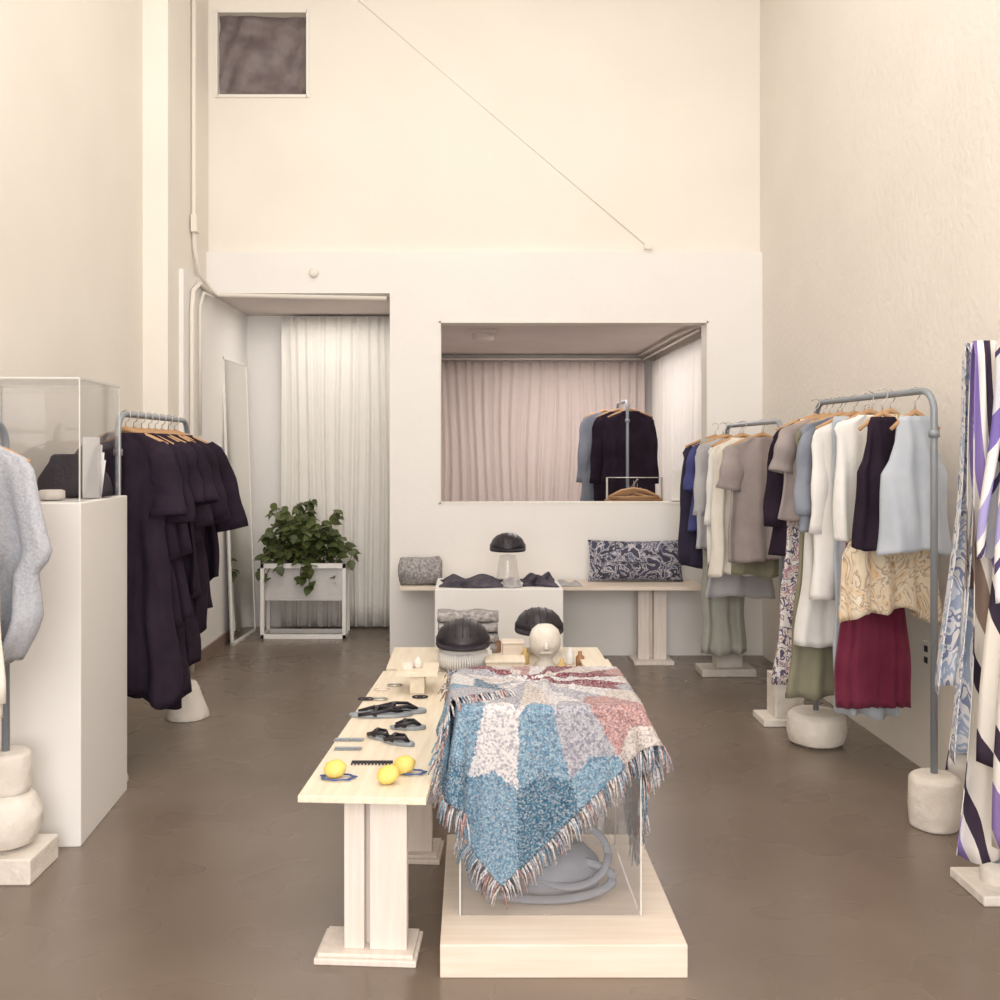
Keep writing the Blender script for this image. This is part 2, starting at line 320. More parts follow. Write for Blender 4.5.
def lerp_prof(prof,z):
    for i in range(len(prof)-1):
        z0,w0=prof[i]; z1,w1=prof[i+1]
        if z<=z0 and z>=z1:
            t=(z0-z)/(z0-z1) if z0!=z1 else 0
            return w0+(w1-w0)*t
    return prof[-1][1]
def hash_(s): return sum(ord(c)*(i+3) for i,c in enumerate(s))
def garment(name,X,Y,zr,prof,mt,t=.035,sleeves=None,rot=0,fold=.018,nf=5,seed=0,hem=.01,flare=1.0,cx=0,drop=.085):
    rr=random.Random(seed+hash_(name)); ph=[rr.uniform(0,6.28) for _ in range(6)]
    b=MB(); nz=34; ns=56; zb=prof[-1][0]
    zs=[]; keys=[p[0] for p in prof]
    for k in range(len(keys)-1):
        n=max(1,int(round((keys[k]-keys[k+1])/abs(zb)*nz)))
        zs+=[keys[k]+(keys[k+1]-keys[k])*i/n for i in range(n)]
    zs.append(zb); vs=[]
    for z in zs:
        w=lerp_prof(prof,z); q=min(1,-z/abs(zb)); A=fold*(q**.7)
        for k in range(ns):
            th=2*math.pi*k/ns; c=math.cos(th); s=math.sin(th)
            tt=t*(.5+.8*q*flare)
            y=tt*(abs(s)**.7)*(1 if s>=0 else -1)
            y+=A*math.sin(nf*c*math.pi*.5+ph[0]+.8*q)+A*.5*math.sin(nf*1.7*c*math.pi*.5+ph[1]-q)+.004*math.sin(9*c+ph[2]+12*z)
            x=cx*q+w*c+.008*math.sin(z*14+ph[3]+(2 if c>0 else 0))*q
            dz=hem*q*q*(math.sin(3*c+ph[4])+.5*math.sin(7*c+ph[5]))
            vs.append((x,y,-drop+z+dz))
    fs=[(i*ns+k,(i+1)*ns+k,(i+1)*ns+(k+1)%ns,i*ns+(k+1)%ns) for i in range(len(zs)-1) for k in range(ns)]
    b.add(vs,fs,0,True)
    if sleeves:
        L,r0,r1,out=sleeves; sw=max(p[1] for p in prof if p[0]>-.13)
        for sg in (-1,1):
            o=rr.uniform(.75,1.2); pts=[];rs=[]; n=12
            for i in range(n):
                q=i/(n-1)
                pts.append((sg*(sw-.055+(.012+out*o)*(q**.75)),.010*math.sin(q*7+ph[1])-.012*q,-drop-.045-L*q))
                rr0=r0+(r1-r0)*q+.005*math.sin(q*13+ph[2+sg])
                rs.append(rr0*min(1,.35+q*5))
            b.tube(pts,rs,14,0,flat=.45,cap=False)
    o=b.obj(name,[mt],loc=(X,Y,zr),rotz=rot,solid=.002)
    h=MB(); hw=min(.20,max(.1,max(p[1] for p in prof if p[0]>-.1)*.92))
    h.tube([(0,0,-drop+.02),(0,0,-.035),(.012,0,-.03),(.022,0,-.01),(.02,0,.012),(0,0,.020),(-.018,0,.010)],.0022,6,1)
    h.tube([(-hw,0,-drop-.055),(-hw*.6,0,-drop-.02),(0,0,-drop+.018),(hw*.6,0,-drop-.02),(hw,0,-drop-.055)],[.008,.010,.013,.010,.008],8,0,flat=.6)
    h.obj('hanger',[M['hang'],M['steel']],parent=o)
    return o
TEE=[(0,.085),(-.012,.10),(-.05,.19),(-.085,.215),(-.14,.20),(-.4,.205),(-.66,.225)]
SHIRT=[(0,.075),(-.012,.09),(-.05,.185),(-.085,.205),(-.14,.19),(-.45,.20),(-.78,.215)]
TANK=[(0,.07),(-.02,.085),(-.10,.095),(-.17,.12),(-.22,.155),(-.40,.165),(-.52,.175)]
DRESS=[(0,.085),(-.012,.10),(-.05,.185),(-.085,.20),(-.14,.18),(-.45,.17),(-.8,.21),(-1.12,.25)]
TIER=[(0,.10),(-.012,.12),(-.05,.19),(-.09,.21),(-.14,.19),(-.40,.20),(-.56,.235),(-.575,.19),(-.80,.22),(-.86,.235),(-.875,.19),(-1.10,.215),(-1.22,.22)]
PANTS=[(0,.13),(-.03,.14),(-.3,.13),(-.8,.125),(-1.25,.13)]
def SC(p,sz=1,sw=1): return [(z*sz,w*sw) for z,w in p]

C={k:fabric(k+'_cloth',c,c2) for k,c,c2 in [
 ('white',(.74,.725,.70),(.79,.77,.75)),('cream',(.73,.68,.60),(.77,.72,.65)),('taupe',(.30,.255,.25),(.35,.30,.29)),
 ('grey',(.40,.39,.41),(.46,.45,.46)),('bluegrey',(.44,.48,.545),(.50,.54,.60)),('olive',(.22,.21,.145),(.26,.245,.175)),
 ('royal',(.05,.055,.17),(.07,.075,.22)),('burgundy',(.145,.018,.045),(.185,.03,.06)),('navy',(.024,.02,.042),(.034,.028,.052)),
 ('sage',(.34,.34,.30),(.38,.38,.34)),('slate',(.20,.22,.27),(.25,.27,.32))]}
C['knit']=fabric('grey_knit_cloth',(.38,.39,.44),(.46,.47,.51),90,bump=.35,bscale=110)
C['marble']=ramp_mat('marbled_peach_cloth',[(0,(.76,.70,.60)),(.40,(.74,.63,.47)),(.455,(.42,.31,.22)),(.48,(.76,.68,.56)),(.58,(.72,.53,.33)),(.62,(.42,.31,.22)),(.645,(.77,.70,.60))],'noise',4.5,3.5,const=False)
C['floral']=ramp_mat('floral_cloth',[(0,(.66,.62,.60)),(.45,(.10,.08,.15)),(.52,(.62,.55,.50)),(.6,(.36,.20,.24)),(.68,(.68,.65,.62))],'noise',22,1.0)
C['s1']=ramp_mat('batik_scarf_cloth',[(0,(.66,.67,.73)),(.40,(.36,.42,.54)),(.47,(.72,.71,.72)),(.57,(.22,.25,.38)),(.62,(.72,.70,.68)),(.7,(.45,.49,.6))],'noise',7,2.5,stretch=(2,1,.8))
C['s2']=ramp_mat('brown_scarf_cloth',[(0,(.76,.72,.66)),(.22,(.04,.03,.05)),(.30,(.74,.69,.63)),(.40,(.24,.17,.14)),(.54,(.72,.68,.64)),(.64,(.26,.19,.44)),(.74,(.76,.73,.70)),(.82,(.05,.035,.06)),(.90,(.74,.70,.66))],'wave',1.2,5.0,stretch=(1,1,.55),rot=(0,.35,0))
C['s3']=ramp_mat('purple_scarf_cloth',[(0,(.66,.66,.76)),(.20,(.20,.15,.45)),(.36,(.76,.73,.74)),(.50,(.36,.33,.60)),(.64,(.76,.73,.70)),(.74,(.08,.06,.15)),(.80,(.72,.71,.74))],'wave',2.0,4.0,stretch=(1,1,.7),rot=(0,-.5,0))
ZL=1.665
lst=[('black_dress',4.62,SC(DRESS,1.08,1.05),(.34,.06,.085,.03),.03),('black_kimono',4.73,SC(TIER,1.02,1.0),(.38,.075,.095,.05),-.08),
 ('black_dress',4.84,SC(TIER,1.04,1.05),(.30,.07,.08,.05),.1),('black_blouse',4.95,SC(TEE,1.25,1.15),(.30,.07,.10,.06),-.05),
 ('black_dress',5.05,SC(TIER,.98,1.0),(.42,.07,.085,.04),.08),('black_kimono',5.16,SC(SHIRT,1.3,1.1),(.38,.07,.095,.08),.0),
 ('black_dress',5.27,SC(DRESS,.85,.95),(.42,.065,.085,.10),-.1),('black_blouse',5.38,SC(TEE,1.2,1.1),(.46,.065,.085,.13),.05)]
for i,(n,y,p,sl,ro) in enumerate(lst):
    garment(n,-1.60,y,ZL,p,M['black'] if i%2 else M['dark'],sleeves=sl,rot=ro,fold=.034,nf=6,seed=i,hem=.04)
garment('cream_coat',-1.655,3.12,1.56,SC(DRESS,.72,.78),C['cream'],sleeves=(.72,.03,.035,.06),seed=3,rot=.05)
garment('grey_knit_sweater',-1.65,3.32,1.60,[(0,.09),(-.012,.11),(-.04,.18),(-.08,.21),(-.20,.235),(-.36,.285),(-.40,.27),(-.44,.235),(-.60,.235),(-.68,.21),(-.78,.17)],C['knit'],seed=4,rot=-.12,hem=.11,fold=.06,nf=7,t=.04)
garment('taupe_shirt',-1.70,3.44,1.60,SC(SHIRT,.8,.85),C['taupe'],seed=5)
garment('grey_cardigan',-1.78,2.98,1.60,SC(DRESS,.8,.75),C['grey'],seed=6)
ZF=1.66
garment('taupe_t_shirt',1.71,5.90,ZF,SC(TEE,1.1,.98),C['taupe'],sleeves=(.26,.06,.075,.035),seed=1,rot=.1,fold=.025)
garment('olive_top',1.75,6.0,ZF,SC(SHIRT,1.06,.85),C['olive'],seed=2)
garment('cream_dress',1.66,6.12,ZF,SC(SHIRT,1.08,.95),C['cream'],seed=3,nf=10,fold=.026)
garment('white_shirt',1.68,6.24,ZF,SC(SHIRT,1.0,1.0),C['white'],sleeves=(.5,.05,.045,.02),seed=4)
garment('grey_dress',1.70,6.35,ZF,SC(DRESS,.9,.9),C['grey'],seed=5)
garment('grey_blouse',1.65,6.45,ZF,SC(SHIRT,.9,1.0),C['grey'],sleeves=(.45,.05,.05,.02),seed=6)
garment('sage_trousers',1.64,6.52,ZF,SC(PANTS,1.12,1.1),C['sage'],seed=7)
garment('blue_top',1.65,6.58,ZF,SC(TEE,.9,1.0),C['royal'],sleeves=(.3,.055,.06,.03),seed=8)
garment('navy_jacket',1.62,6.66,ZF,SC(SHIRT,1.1,1.05),C['navy'],sleeves=(.78,.055,.05,.03),seed=9)
ZN=1.74
def rx(y): return 1.80-(y-4.55)*.07
garment('bluegrey_tank_top',rx(4.12)-.005,4.12,ZN,SC(TANK,1.08,.86),C['bluegrey'],seed=1,rot=0,fold=.014,nf=4,drop=.10)
garment('black_tank_top',rx(4.22)-.09,4.22,ZN,SC(TANK,1.06,.72),M['black'],seed=2,fold=.014,drop=.10)
garment('marbled_dress',rx(4.32),4.34,ZN,[(0,.05),(-.03,.06),(-.3,.07),(-.50,.085),(-.545,.17),(-.60,.20),(-.82,.22),(-.87,.215)],C['marble'],seed=2,fold=.03,nf=8,hem=.03)
garment('white_top',rx(4.42)-.05,4.43,ZN,SC(SHIRT,.72,.80),C['white'],seed=3,rot=.12,fold=.024)
garment('burgundy_skirt',rx(4.55)+.02,4.55,ZN,[(0,.10),(-.03,.11),(-.6,.12),(-.9,.15),(-1.32,.175)],C['burgundy'],seed=4,fold=.014,nf=16,hem=.004)
garment('bluegrey_trousers',rx(4.62)+.02,4.62,ZN,SC(PANTS,1.10,1.1),C['bluegrey'],seed=16)
garment('white_shirt',rx(4.66),4.69,ZN,SC(SHIRT,1.1,.98),C['white'],sleeves=(.5,.05,.045,.02),seed=5,rot=.08,fold=.024)
garment('slate_blouse',rx(4.76)-.02,4.77,ZN,SC(SHIRT,.7,1.0),C['slate'],sleeves=(.42,.05,.05,.03),seed=6)
garment('white_dress',rx(4.85),4.86,ZN,SC(DRESS,.98,.85),C['white'],seed=7,fold=.024)
garment('olive_dress',rx(4.93)-.01,4.93,ZN,SC(DRESS,1.22,.85),C['olive'],seed=8)
garment('taupe_top',rx(5.0)-.01,5.0,ZN,SC(TEE,.75,1.0),C['taupe'],sleeves=(.22,.055,.06,.04),seed=9)
garment('floral_dress',rx(5.03)-.04,5.03,ZN,SC(DRESS,1.2,.85),C['floral'],seed=10)
garment('black_top',rx(5.08)-.02,5.08,ZN,SC(TEE,1.05,1.0),M['black'],sleeves=(.5,.055,.06,.04),seed=11)
def scarf(name,X,Y,zr,w,L,mt,seed=0,rot=0):
    rr=random.Random(seed); ph=[rr.uniform(0,6) for _ in range(5)]
    b=MB()
    def side(sg,LL):
        def fn(u,v):
            q=v; c=u*2-1
            x=w*c*(.6+.4*q)+.035*math.sin(q*4+ph[0])*q
            y=sg*(.018+.03*q)+.030*(.3+q)*math.sin(c*6+ph[1]+q)+.014*math.sin(c*13+ph[2])
            z=.016-LL*q+.03*q*math.sin(c*3+ph[3]) 
            if q<.02: z=.018; y=sg*.0
            return (x,y,z)
        b.grid(30,36,fn)
    side(-1,L); side(1,L*.85)
    return b.obj(name,[mt],loc=(X,Y,zr),rotz=rot,solid=.003)
scarf('batik_scarf',1.71,3.36,1.84,.095,1.36,C['s1'],1,.1)
scarf('brown_scarf',1.72,3.27,1.84,.13,1.66,C['s2'],2,-.1)
scarf('purple_scarf',1.74,3.18,1.84,.10,.85,C['s3'],3,.1)
scarf('brown_scarf',1.76,3.08,1.84,.13,1.55,C['s2'],4,.0)
scarf('purple_scarf',1.78,2.96,1.84,.13,1.4,C['s3'],5,.0)
rack('clothing_rack',1.36,8.75,9.35,1.93,bases=('slab','slab'))
for i,(y,dx) in enumerate([(8.85,.06),(8.97,-.03),(9.1,0.02),(9.2,-.12)]):
    garment('black_coat',1.34+dx,y,1.93,SC(SHIRT,1.1,1.05),M['black'] if i<3 else C['slate'],sleeves=(.6,.06,.055,.03),seed=20+i)
wr=empty('wooden_hanger_rack',(1.30,8.0,0))
b=MB(); b.tube([(-.22,0,0),(-.22,0,1.28),(.22,0,1.28),(.22,0,0)],.01,8,1)
rr=random.Random(3)
for i in range(9):
    T=Matrix.Translation((rr.uniform(-.05,.05),-.12+.03*i,1.26-.012*i))@Matrix.Rotation(rr.uniform(-.25,.25),4,'Z')
    b.tube([(0,0,.0),(0,0,-.06)],.002,5,1,T=T); b.tube([(-.2,0,-.13),(-.1,0,-.08),(0,0,-.06),(.1,0,-.08),(.2,0,-.13)],.010,7,0,T=T); b.tube([(-.2,0,-.13),(.2,0,-.13)],.006,6,0,T=T)
b.tube([(0,-.15,1.27),(0,.15,1.2)],.006,6,1)
b.obj('hangers',[M['hang'],M['steel']],parent=wr)

# ---------------------------------------------------------------- left pedestal + acrylic case
lp=empty('display_pedestal',(-1.77,4.08,0),math.radians(4))
b=MB(); b.box(-.27,.27,-.32,.32,0,1.30); b.obj('body',[M['white']],parent=lp,bevel=.004)
def case(name,x0,x1,y0,y1,z0,z1,t=.006,loc=(0,0,0),rot=0,e=.0025):
    b=MB(); b.box(x0,x1,y0,y0+t,z0,z1); b.box(x0,x1,y1-t,y1,z0,z1); b.box(x0,x0+t,y0+t,y1-t,z0,z1); b.box(x1-t,x1,y0+t,y1-t,z0,z1); b.box(x0,x1,y0,y1,z1,z1+t)
    for x in (x0,x1):
        for y in (y0,y1): b.box(x-e,x+e,y-e,y+e,z0,z1+t,1)
        b.box(x-e,x+e,y0,y1,z1,z1+t+e*.5,1)
    for y in (y0,y1): b.box(x0,x1,y-e,y+e,z1,z1+t+e*.5,1)
    return b.obj(name,[M['acr'],M['edge']],loc=loc,rotz=rot)
case('acrylic_display_case',-.25,.25,-.27,.27,0,.47,loc=(-1.77,4.08,1.302),rot=math.radians(4))
b=MB()
b.lathe([(.10,0),(.15,.005),(.155,.03),(.14,.08),(.115,.13),(.095,.17),(.08,.18),(.01,.18)],(0,0,0),28,sy=.5,wob=.12)
b.obj('black_handbag',[M['strap']],loc=(-1.66,4.18,1.303))
b=MB(); b.lathe([(.035,0),(.05,.005),(.05,.035),(.04,.04),(.001,.04)],(0,0,0),24); b.obj('white_dish',[M['stone']],loc=(-1.66,3.95,1.303))
b=MB()
for k in range(4): b.box(-.035,.035,-.012+.006*k,-.009+.006*k,0,.25-.03*k,T=Matrix.Rotation(.04*k,4,'Y'))
b.obj('paper_card_display',[M['white']],loc=(-1.565,4.12,1.303))

# ---------------------------------------------------------------- central platform + case
boxobj('wooden_platform',(-.091,.613,2.84,3.66,0,.094),M['palewood'],bevel=.003)
BX=(-.036,.51,3.02,3.56,.094,.715)
case('acrylic_plinth_case',*BX[:4],.095,.707)
gb=empty('grey_leather_bag',(.22,3.22,.095))
b=MB(); b.lathe([(.12,0),(.155,.01),(.165,.05),(.15,.10),(.11,.14),(.03,.15)],(.03,0,0),32,sy=.7,wob=.06)
def loop(cx,cy,cz,rx_,rz,tilt,w):
    pts=[(cx+rx_*math.cos(a),cy+tilt*math.sin(a),cz+rz*math.sin(a)) for a in [2*math.pi*i/28 for i in range(29)]]
    b.tube(pts,w,8,0,flat=.35)
loop(.0,-.09,.065,.22,.05,.04,.014); loop(.08,-.06,.13,.13,.08,.06,.012); loop(-.10,-.04,.06,.11,.045,.06,.012)
M['greyleather']=mat('grey_leather',(.25,.26,.30),.5,bump=.2,bscale=60)
b.obj('bag',[M['greyleather']],parent=gb)

# ---------------------------------------------------------------- long table
tb=empty('display_table',(-.315,2.853,0),math.radians(-3.6))
TW=.185
b=MB(); b.box(-TW,TW,0,1.62,.490,.510); b.obj('top',[M['pine']],parent=tb,bevel=.002)
for k,yy in enumerate((.08,.80,1.42)):
    b=MB(); b.box(-.15,.15,yy-.03,yy+.16,0,.018); b.box(-.14,.14,yy-.02,yy+.15,.018,.03)
    b.box(-.068,-.008,yy+.01,yy+.05,.03,.49); b.box(.008,.118,yy+.01,yy+.05,.03,.49); b.box(-.045,.07,yy+.05,yy+.10,.03,.49)
    b.obj('leg_%d'%(k+1),[M['legwood']],parent=tb,bevel=.003)
t2=empty('side_table',(.13,4.78,0))
b=MB(); b.box(-.52,.50,-.24,.24,.488,.510); b.obj('top',[M['pine']],parent=t2,bevel=.002)
for k,xx in enumerate((-.36,.36)):
    b=MB(); b.box(xx-.08,xx+.08,-.15,.15,0,.02); b.box(xx-.05,xx-.01,-.06,.06,.02,.488); b.box(xx+.01,xx+.05,-.06,.06,.02,.488)
    b.obj('leg_%d'%(k+1),[M['legwood']],parent=t2,bevel=.003)
st=empty('wooden_stool',(.42,3.95,0))
b=MB(); b.box(-.17,.17,-.15,.15,.50,.53)
for sx in (-1,1):
    for sy in (-1,1): b.tube([(sx*.13,sy*.11,0),(sx*.12,sy*.1,.5)],.014,8)
b.tube([(-.04,-.11,.0),(-.04,-.1,.5)],.012,8); b.tube([(.05,-.11,.0),(.05,-.1,.5)],.012,8); b.tube([(-.13,-.11,.15),(.13,-.11,.15)],.01,8)
b.obj('frame',[M['pinev']],parent=st)

# ---------------------------------------------------------------- blanket (position-based cloth drape)
ANG=math.radians(35); SP=.0145; NU,NV=80,60
def drape():
    nu,nv=NU,NV; sp=SP; ang=ANG
    U,V=np.meshgrid((np.arange(nu)-(nu-1)/2)*sp,(np.arange(nv)-(nv-1)/2)*sp,indexing='ij')
    P=np.zeros((nu,nv,3)); c,s=math.cos(ang),math.sin(ang)
    sc=.92
    P[...,0]=.255+sc*(U*c-V*s); P[...,1]=3.225+sc*(U*s+V*c)
    P[...,2]=.755+.032*np.sin(U*23+V*9)*np.cos(V*17-U*6)+.016*np.sin(V*31+U*12)
    lx0,ly0,lx1,ly1=-.215,2.85,-.06,3.62
    dx,dy=lx1-lx0,ly1-ly0; L_=math.hypot(dx,dy); nx,ny=-dy/L_,dx/L_
    dist=(P[...,0]-lx0)*nx+(P[...,1]-ly0)*ny
    fold=dist>0
    P[...,2]=np.where(fold,P[...,2]+.05,P[...,2])
    P[...,0]=np.where(fold,P[...,0]-2*dist*nx,P[...,0]); P[...,1]=np.where(fold,P[...,1]-2*dist*ny,P[...,1])
    extra=(np.where(fold,.022,0)).ravel()
    x0,x1,y0,y1,_,zt=BX
    mg=.012
    boxes=[(x0-mg,x1+mg,y0-mg,y1+mg,zt+mg,1),(-1,-.125,2.86,4.4,.52,0),(.2,.62,3.75,4.1,.54,0)]
    groups=[]
    I=np.arange(nu*nv).reshape(nu,nv)
    iu=np.arange(nu*nv)//nv; iv=np.arange(nu*nv)%nv
    for (du,dv,L,k) in [(1,0,sp,1),(0,1,sp,1),(1,1,sp*2**.5,.6),(1,-1,sp*2**.5,.6),(3,0,3*sp,.12),(0,3,3*sp,.12)]:
        a=I[:nu-du, max(0,-dv):nv-max(0,dv)]; bb=I[du:, max(0,dv):nv+min(0,dv)]
        a=a.ravel(); bb=bb.ravel()
        key=(iu[a]//du)%2 if du else (iv[a]//dv)%2
        for p in (0,1):
            mk=key==p; groups.append((a[mk],bb[mk],L,k))
    X=P.reshape(-1,3); Xo=X.copy()
    steps=240; dt=1/90
    for st_ in range(steps):
        vel=(X-Xo)*.97; Xo=X.copy(); X=X+vel; X[:,2]-=9.8*dt*dt
        for it in range(10):
            for (a,bb,L,k) in groups:
                d=X[bb]-X[a]; l=np.sqrt((d*d).sum(1))+1e-9
                c_=(.5*k*(l-L)/l)[:,None]*d
                if L>2*sp: c_[l>L]=0
                X[a]+=c_; X[bb]-=c_
            for (bx0,bx1,by0,by1,bz,main) in boxes:
                e=extra if main else 0*extra
                ins=(X[:,0]>bx0-e)&(X[:,0]<bx1+e)&(X[:,1]>by0-e)&(X[:,1]<by1+e)&(X[:,2]<bz+e)
                idx=np.where(ins)[0]
                if len(idx):
                    q=X[idx]; ee=e[idx]
                    dd=np.stack([bz+ee-q[:,2],q[:,0]-bx0+ee,bx1+ee-q[:,0],q[:,1]-by0+ee,by1+ee-q[:,1]],1)
                    w=dd.argmin(1)
                    t0=w==0; X[idx[t0],2]=bz+ee[t0]
                    X[idx[t0],0:2]=Xo[idx[t0],0:2]+.08*(X[idx[t0],0:2]-Xo[idx[t0],0:2])
                    k=w==1; X[idx[k],0]=bx0-ee[k]
                    k=w==2; X[idx[k],0]=bx1+ee[k]
                    k=w==3; X[idx[k],1]=by0-ee[k]
                    k=w==4; X[idx[k],1]=by1+ee[k]
            lo=X[:,2]<.11; X[lo,2]=.11
    return X.reshape(nu,nv,3)
B=drape(); nu,nv,_=B.shape
def refine(A):
    a,c,_=A.shape
    R=np.zeros((2*a-1,2*c-1,3)); R[::2,::2]=A; R[1::2,::2]=(A[:-1]+A[1:])/2; R[:,1::2]=(R[:,:-2:2]+R[:,2::2])/2
    return R
B2=refine(B); mu_,mv_,_=B2.shape
b=MB(); b.grid(mv_,mu_,lambda u,v: tuple(B2[int(round(v*(mu_-1))),int(round(u*(mv_-1)))]))
pal=dict(g=(.36,.36,.41),r=(.17,.025,.045),t=(.05,.14,.22),c=(.56,.50,.46),b=(.15,.28,.39),p=(.40,.22,.21),w=(.62,.60,.61))
# 20 sectors of 18 deg, from phi=-180 (world front-left) round through front, right, back
inner=['g','w','g','c','w','g','w','r','w','r','c','r','w','p','c','r','g','w','c','w']
outer=['t','b','w','b','g','p','c','g','c','p','w','r','c','r','w','g','c','g','w','b']
outer2=['b','t','b','t','b','c','b','r','b','c','r','w','r','c','g','w','g','b','t','g']
def patt(i,j):
    u=(i/mu_-.50)*NU*SP; v=(j/mv_-.66)*NV*SP
    ph=(math.degrees(math.atan2(v,u))+180+6)%360; ro=math.hypot(u,v); s_=ph/360*20; k=int(s_)%20; fr=s_%1
    e=.04*abs(fr-.5)*2
    if ro>.50+e: return pal[outer2[k]]
    if ro>.30+e: return pal[outer[k]]
    return pal[inner[k]]
cols=[]
for i in range(mu_-1):
    for j in range(mv_-1): cols.append(patt(i,j))
rr=random.Random(11)
def tassel(p,inner_):
    o=(Vector(p)-Vector(inner_)).normalized()
    for q in range(3):
        d=(o*.8+Vector((rr.uniform(-.3,.3),rr.uniform(-.25,.25),-.5))).normalized()
        L=rr.uniform(.045,.065); p0=Vector(p)+Vector((rr.uniform(-.008,.008),rr.uniform(-.005,.005),0)); n0=len(b.f)
        b.tube([p0,p0+d*L*.5,p0+d*L*.8+Vector((0,0,-L*.35))],[.0034,.003,.002],4)
        cc=rr.choice([pal['w'],pal['w'],pal['c'],pal['p'],pal['g'],pal['b']]); cols.extend([cc]*(len(b.f)-n0))
for i in range(nu): tassel(B[i,0],B[i,2]); tassel(B[i,nv-1],B[i,nv-3])
for j in range(nv): tassel(B[0,j],B[2,j]); tassel(B[nu-1,j],B[nu-3,j])
ob=b.obj('fringed_blanket',[M['blanket']],solid=.004)
ca=ob.data.color_attributes.new('Col','FLOAT_COLOR','CORNER')
arr=[]
for p,cc in zip(ob.data.polygons,cols): arr+= [cc[0],cc[1],cc[2],1]*p.loop_total
ca.data.foreach_set('color',arr)

# ---------------------------------------------------------------- things on long table
def on(x,y,z=.51):
    d=(H-z)*F/(y-CY); return ((x-CX)*d/F,d,z+.001)
for (x,y) in ((335,778),(404,774),(388,784)):
    b=MB(); b.lathe([(.004,-.034),(.012,-.031),(.024,-.020),(.028,0),(.024,.020),(.012,.031),(.004,.036)],(0,0,0),18,T=Matrix.Rotation(1.3,4,'Y'))
    p=on(x,y); b.obj('lemon',[M['lemon']],loc=(p[0],p[1],p[2]+.027),rotz=random.uniform(-.6,.6))
M['bluecord']=mat('blue_cord',(.08,.12,.30),.7)
for (x,y,s) in ((412,774,.8),(338,779,1.0)):
    b=MB(); b.tube([(s*(.05*math.cos(t*.9)*(1+.2*math.sin(t*2.3))),s*.03*math.sin(t*.9),.004+.001*(t%3)) for t in range(20)],.0022,6)
    b.obj('blue_cord_bracelet',[M['bluecord']],loc=on(x,y))
def sandal(p,L,rot):
    e=empty('black_sandal',p,rot)
    def sole(z,sc):
        out=[]
        for i in range(28):
            t=2*math.pi*i/28; x=math.cos(t)*L/2*sc; w=(.17+.04*math.cos(t-.3))*L
            out.append((x,math.sin(t)*w*sc,z))
        return out
    b=MB(); vs=sole(0,.97)+sole(.006,1)+sole(.012,.98); n=28
    fs=[(i,(i+1)%n,(i+1)%n+n,i+n) for i in range(n)]+[(i+n,(i+1)%n+n,(i+1)%n+2*n,i+2*n) for i in range(n)]+[tuple(range(n-1,-1,-1)),tuple(2*n+i for i in range(n))]
    b.add(vs,fs); b.obj('sole',[M['metal']],parent=e)
    b=MB()
    b.tube([(-.35*L,-.12*L,.012),(-.1*L,-.17*L,.022),(.15*L,-.10*L,.026),(.33*L,0,.014),(.15*L,.10*L,.028),(-.1*L,.17*L,.024),(-.35*L,.12*L,.012)],.007,8,flat=.6)
    b.tube([(-.1*L,-.18*L,.01),(-.08*L,-.1*L,.03),(-.06*L,0,.034),(-.08*L,.1*L,.03),(-.1*L,.18*L,.01)],.008,8,flat=.5)
    b.obj('straps',[M['helmet']],parent=e)
sandal(on(381,716),.24,.1); sandal(on(398,712),.22,-.08); sandal(on(408,729),.13,.0); sandal(on(398,744),.13,-.5); sandal(on(380,739),.12,-.6)
for (x,y,w,nm) in ((349,741,.10,'grey_comb'),(348,750,.09,'grey_comb'),(372,764,.13,'hair_comb')):
    b=MB(); b.box(-w/2,w/2,.004,.016,0,.006)
    for i in range(12): b.box(-w/2+w*i/12,-w/2+w*i/12+w/26,-.014,.004,0,.005)
    b.obj(nm,[M['metal'] if nm=='grey_comb' else M['strap']],loc=on(x,y),bevel=.001)
for (x,y,mt) in ((380,700,'steel'),(366,700,'strap'),(395,686,'steel'),(382,690,'palewood'),(420,698,'strap')):
    b=MB(); b.tube([(.03*math.cos(t*.5),.02*math.sin(t*.5),.004) for t in range(13)],.003,6); b.box(-.012,.012,-.008,.008,0,.008)
    b.obj('bracelet',[M[mt]],loc=on(x,y))
e=empty('wooden_riser',on(418,690))
b=MB(); b.box(-.085,.085,-.10,.10,.075,.092); b.box(-.03,.03,-.07,.07,0,.075); b.obj('riser',[M['pine']],parent=e,bevel=.002)
b=MB(); b.lathe([(.016,0),(.018,.004),(.018,.03),(.008,.036),(.008,.045),(.001,.045)],(0,0,.093),16); b.box(-.06,-.02,-.05,.0,.093,.115); b.obj('small_jar',[M['stone']],parent=e)
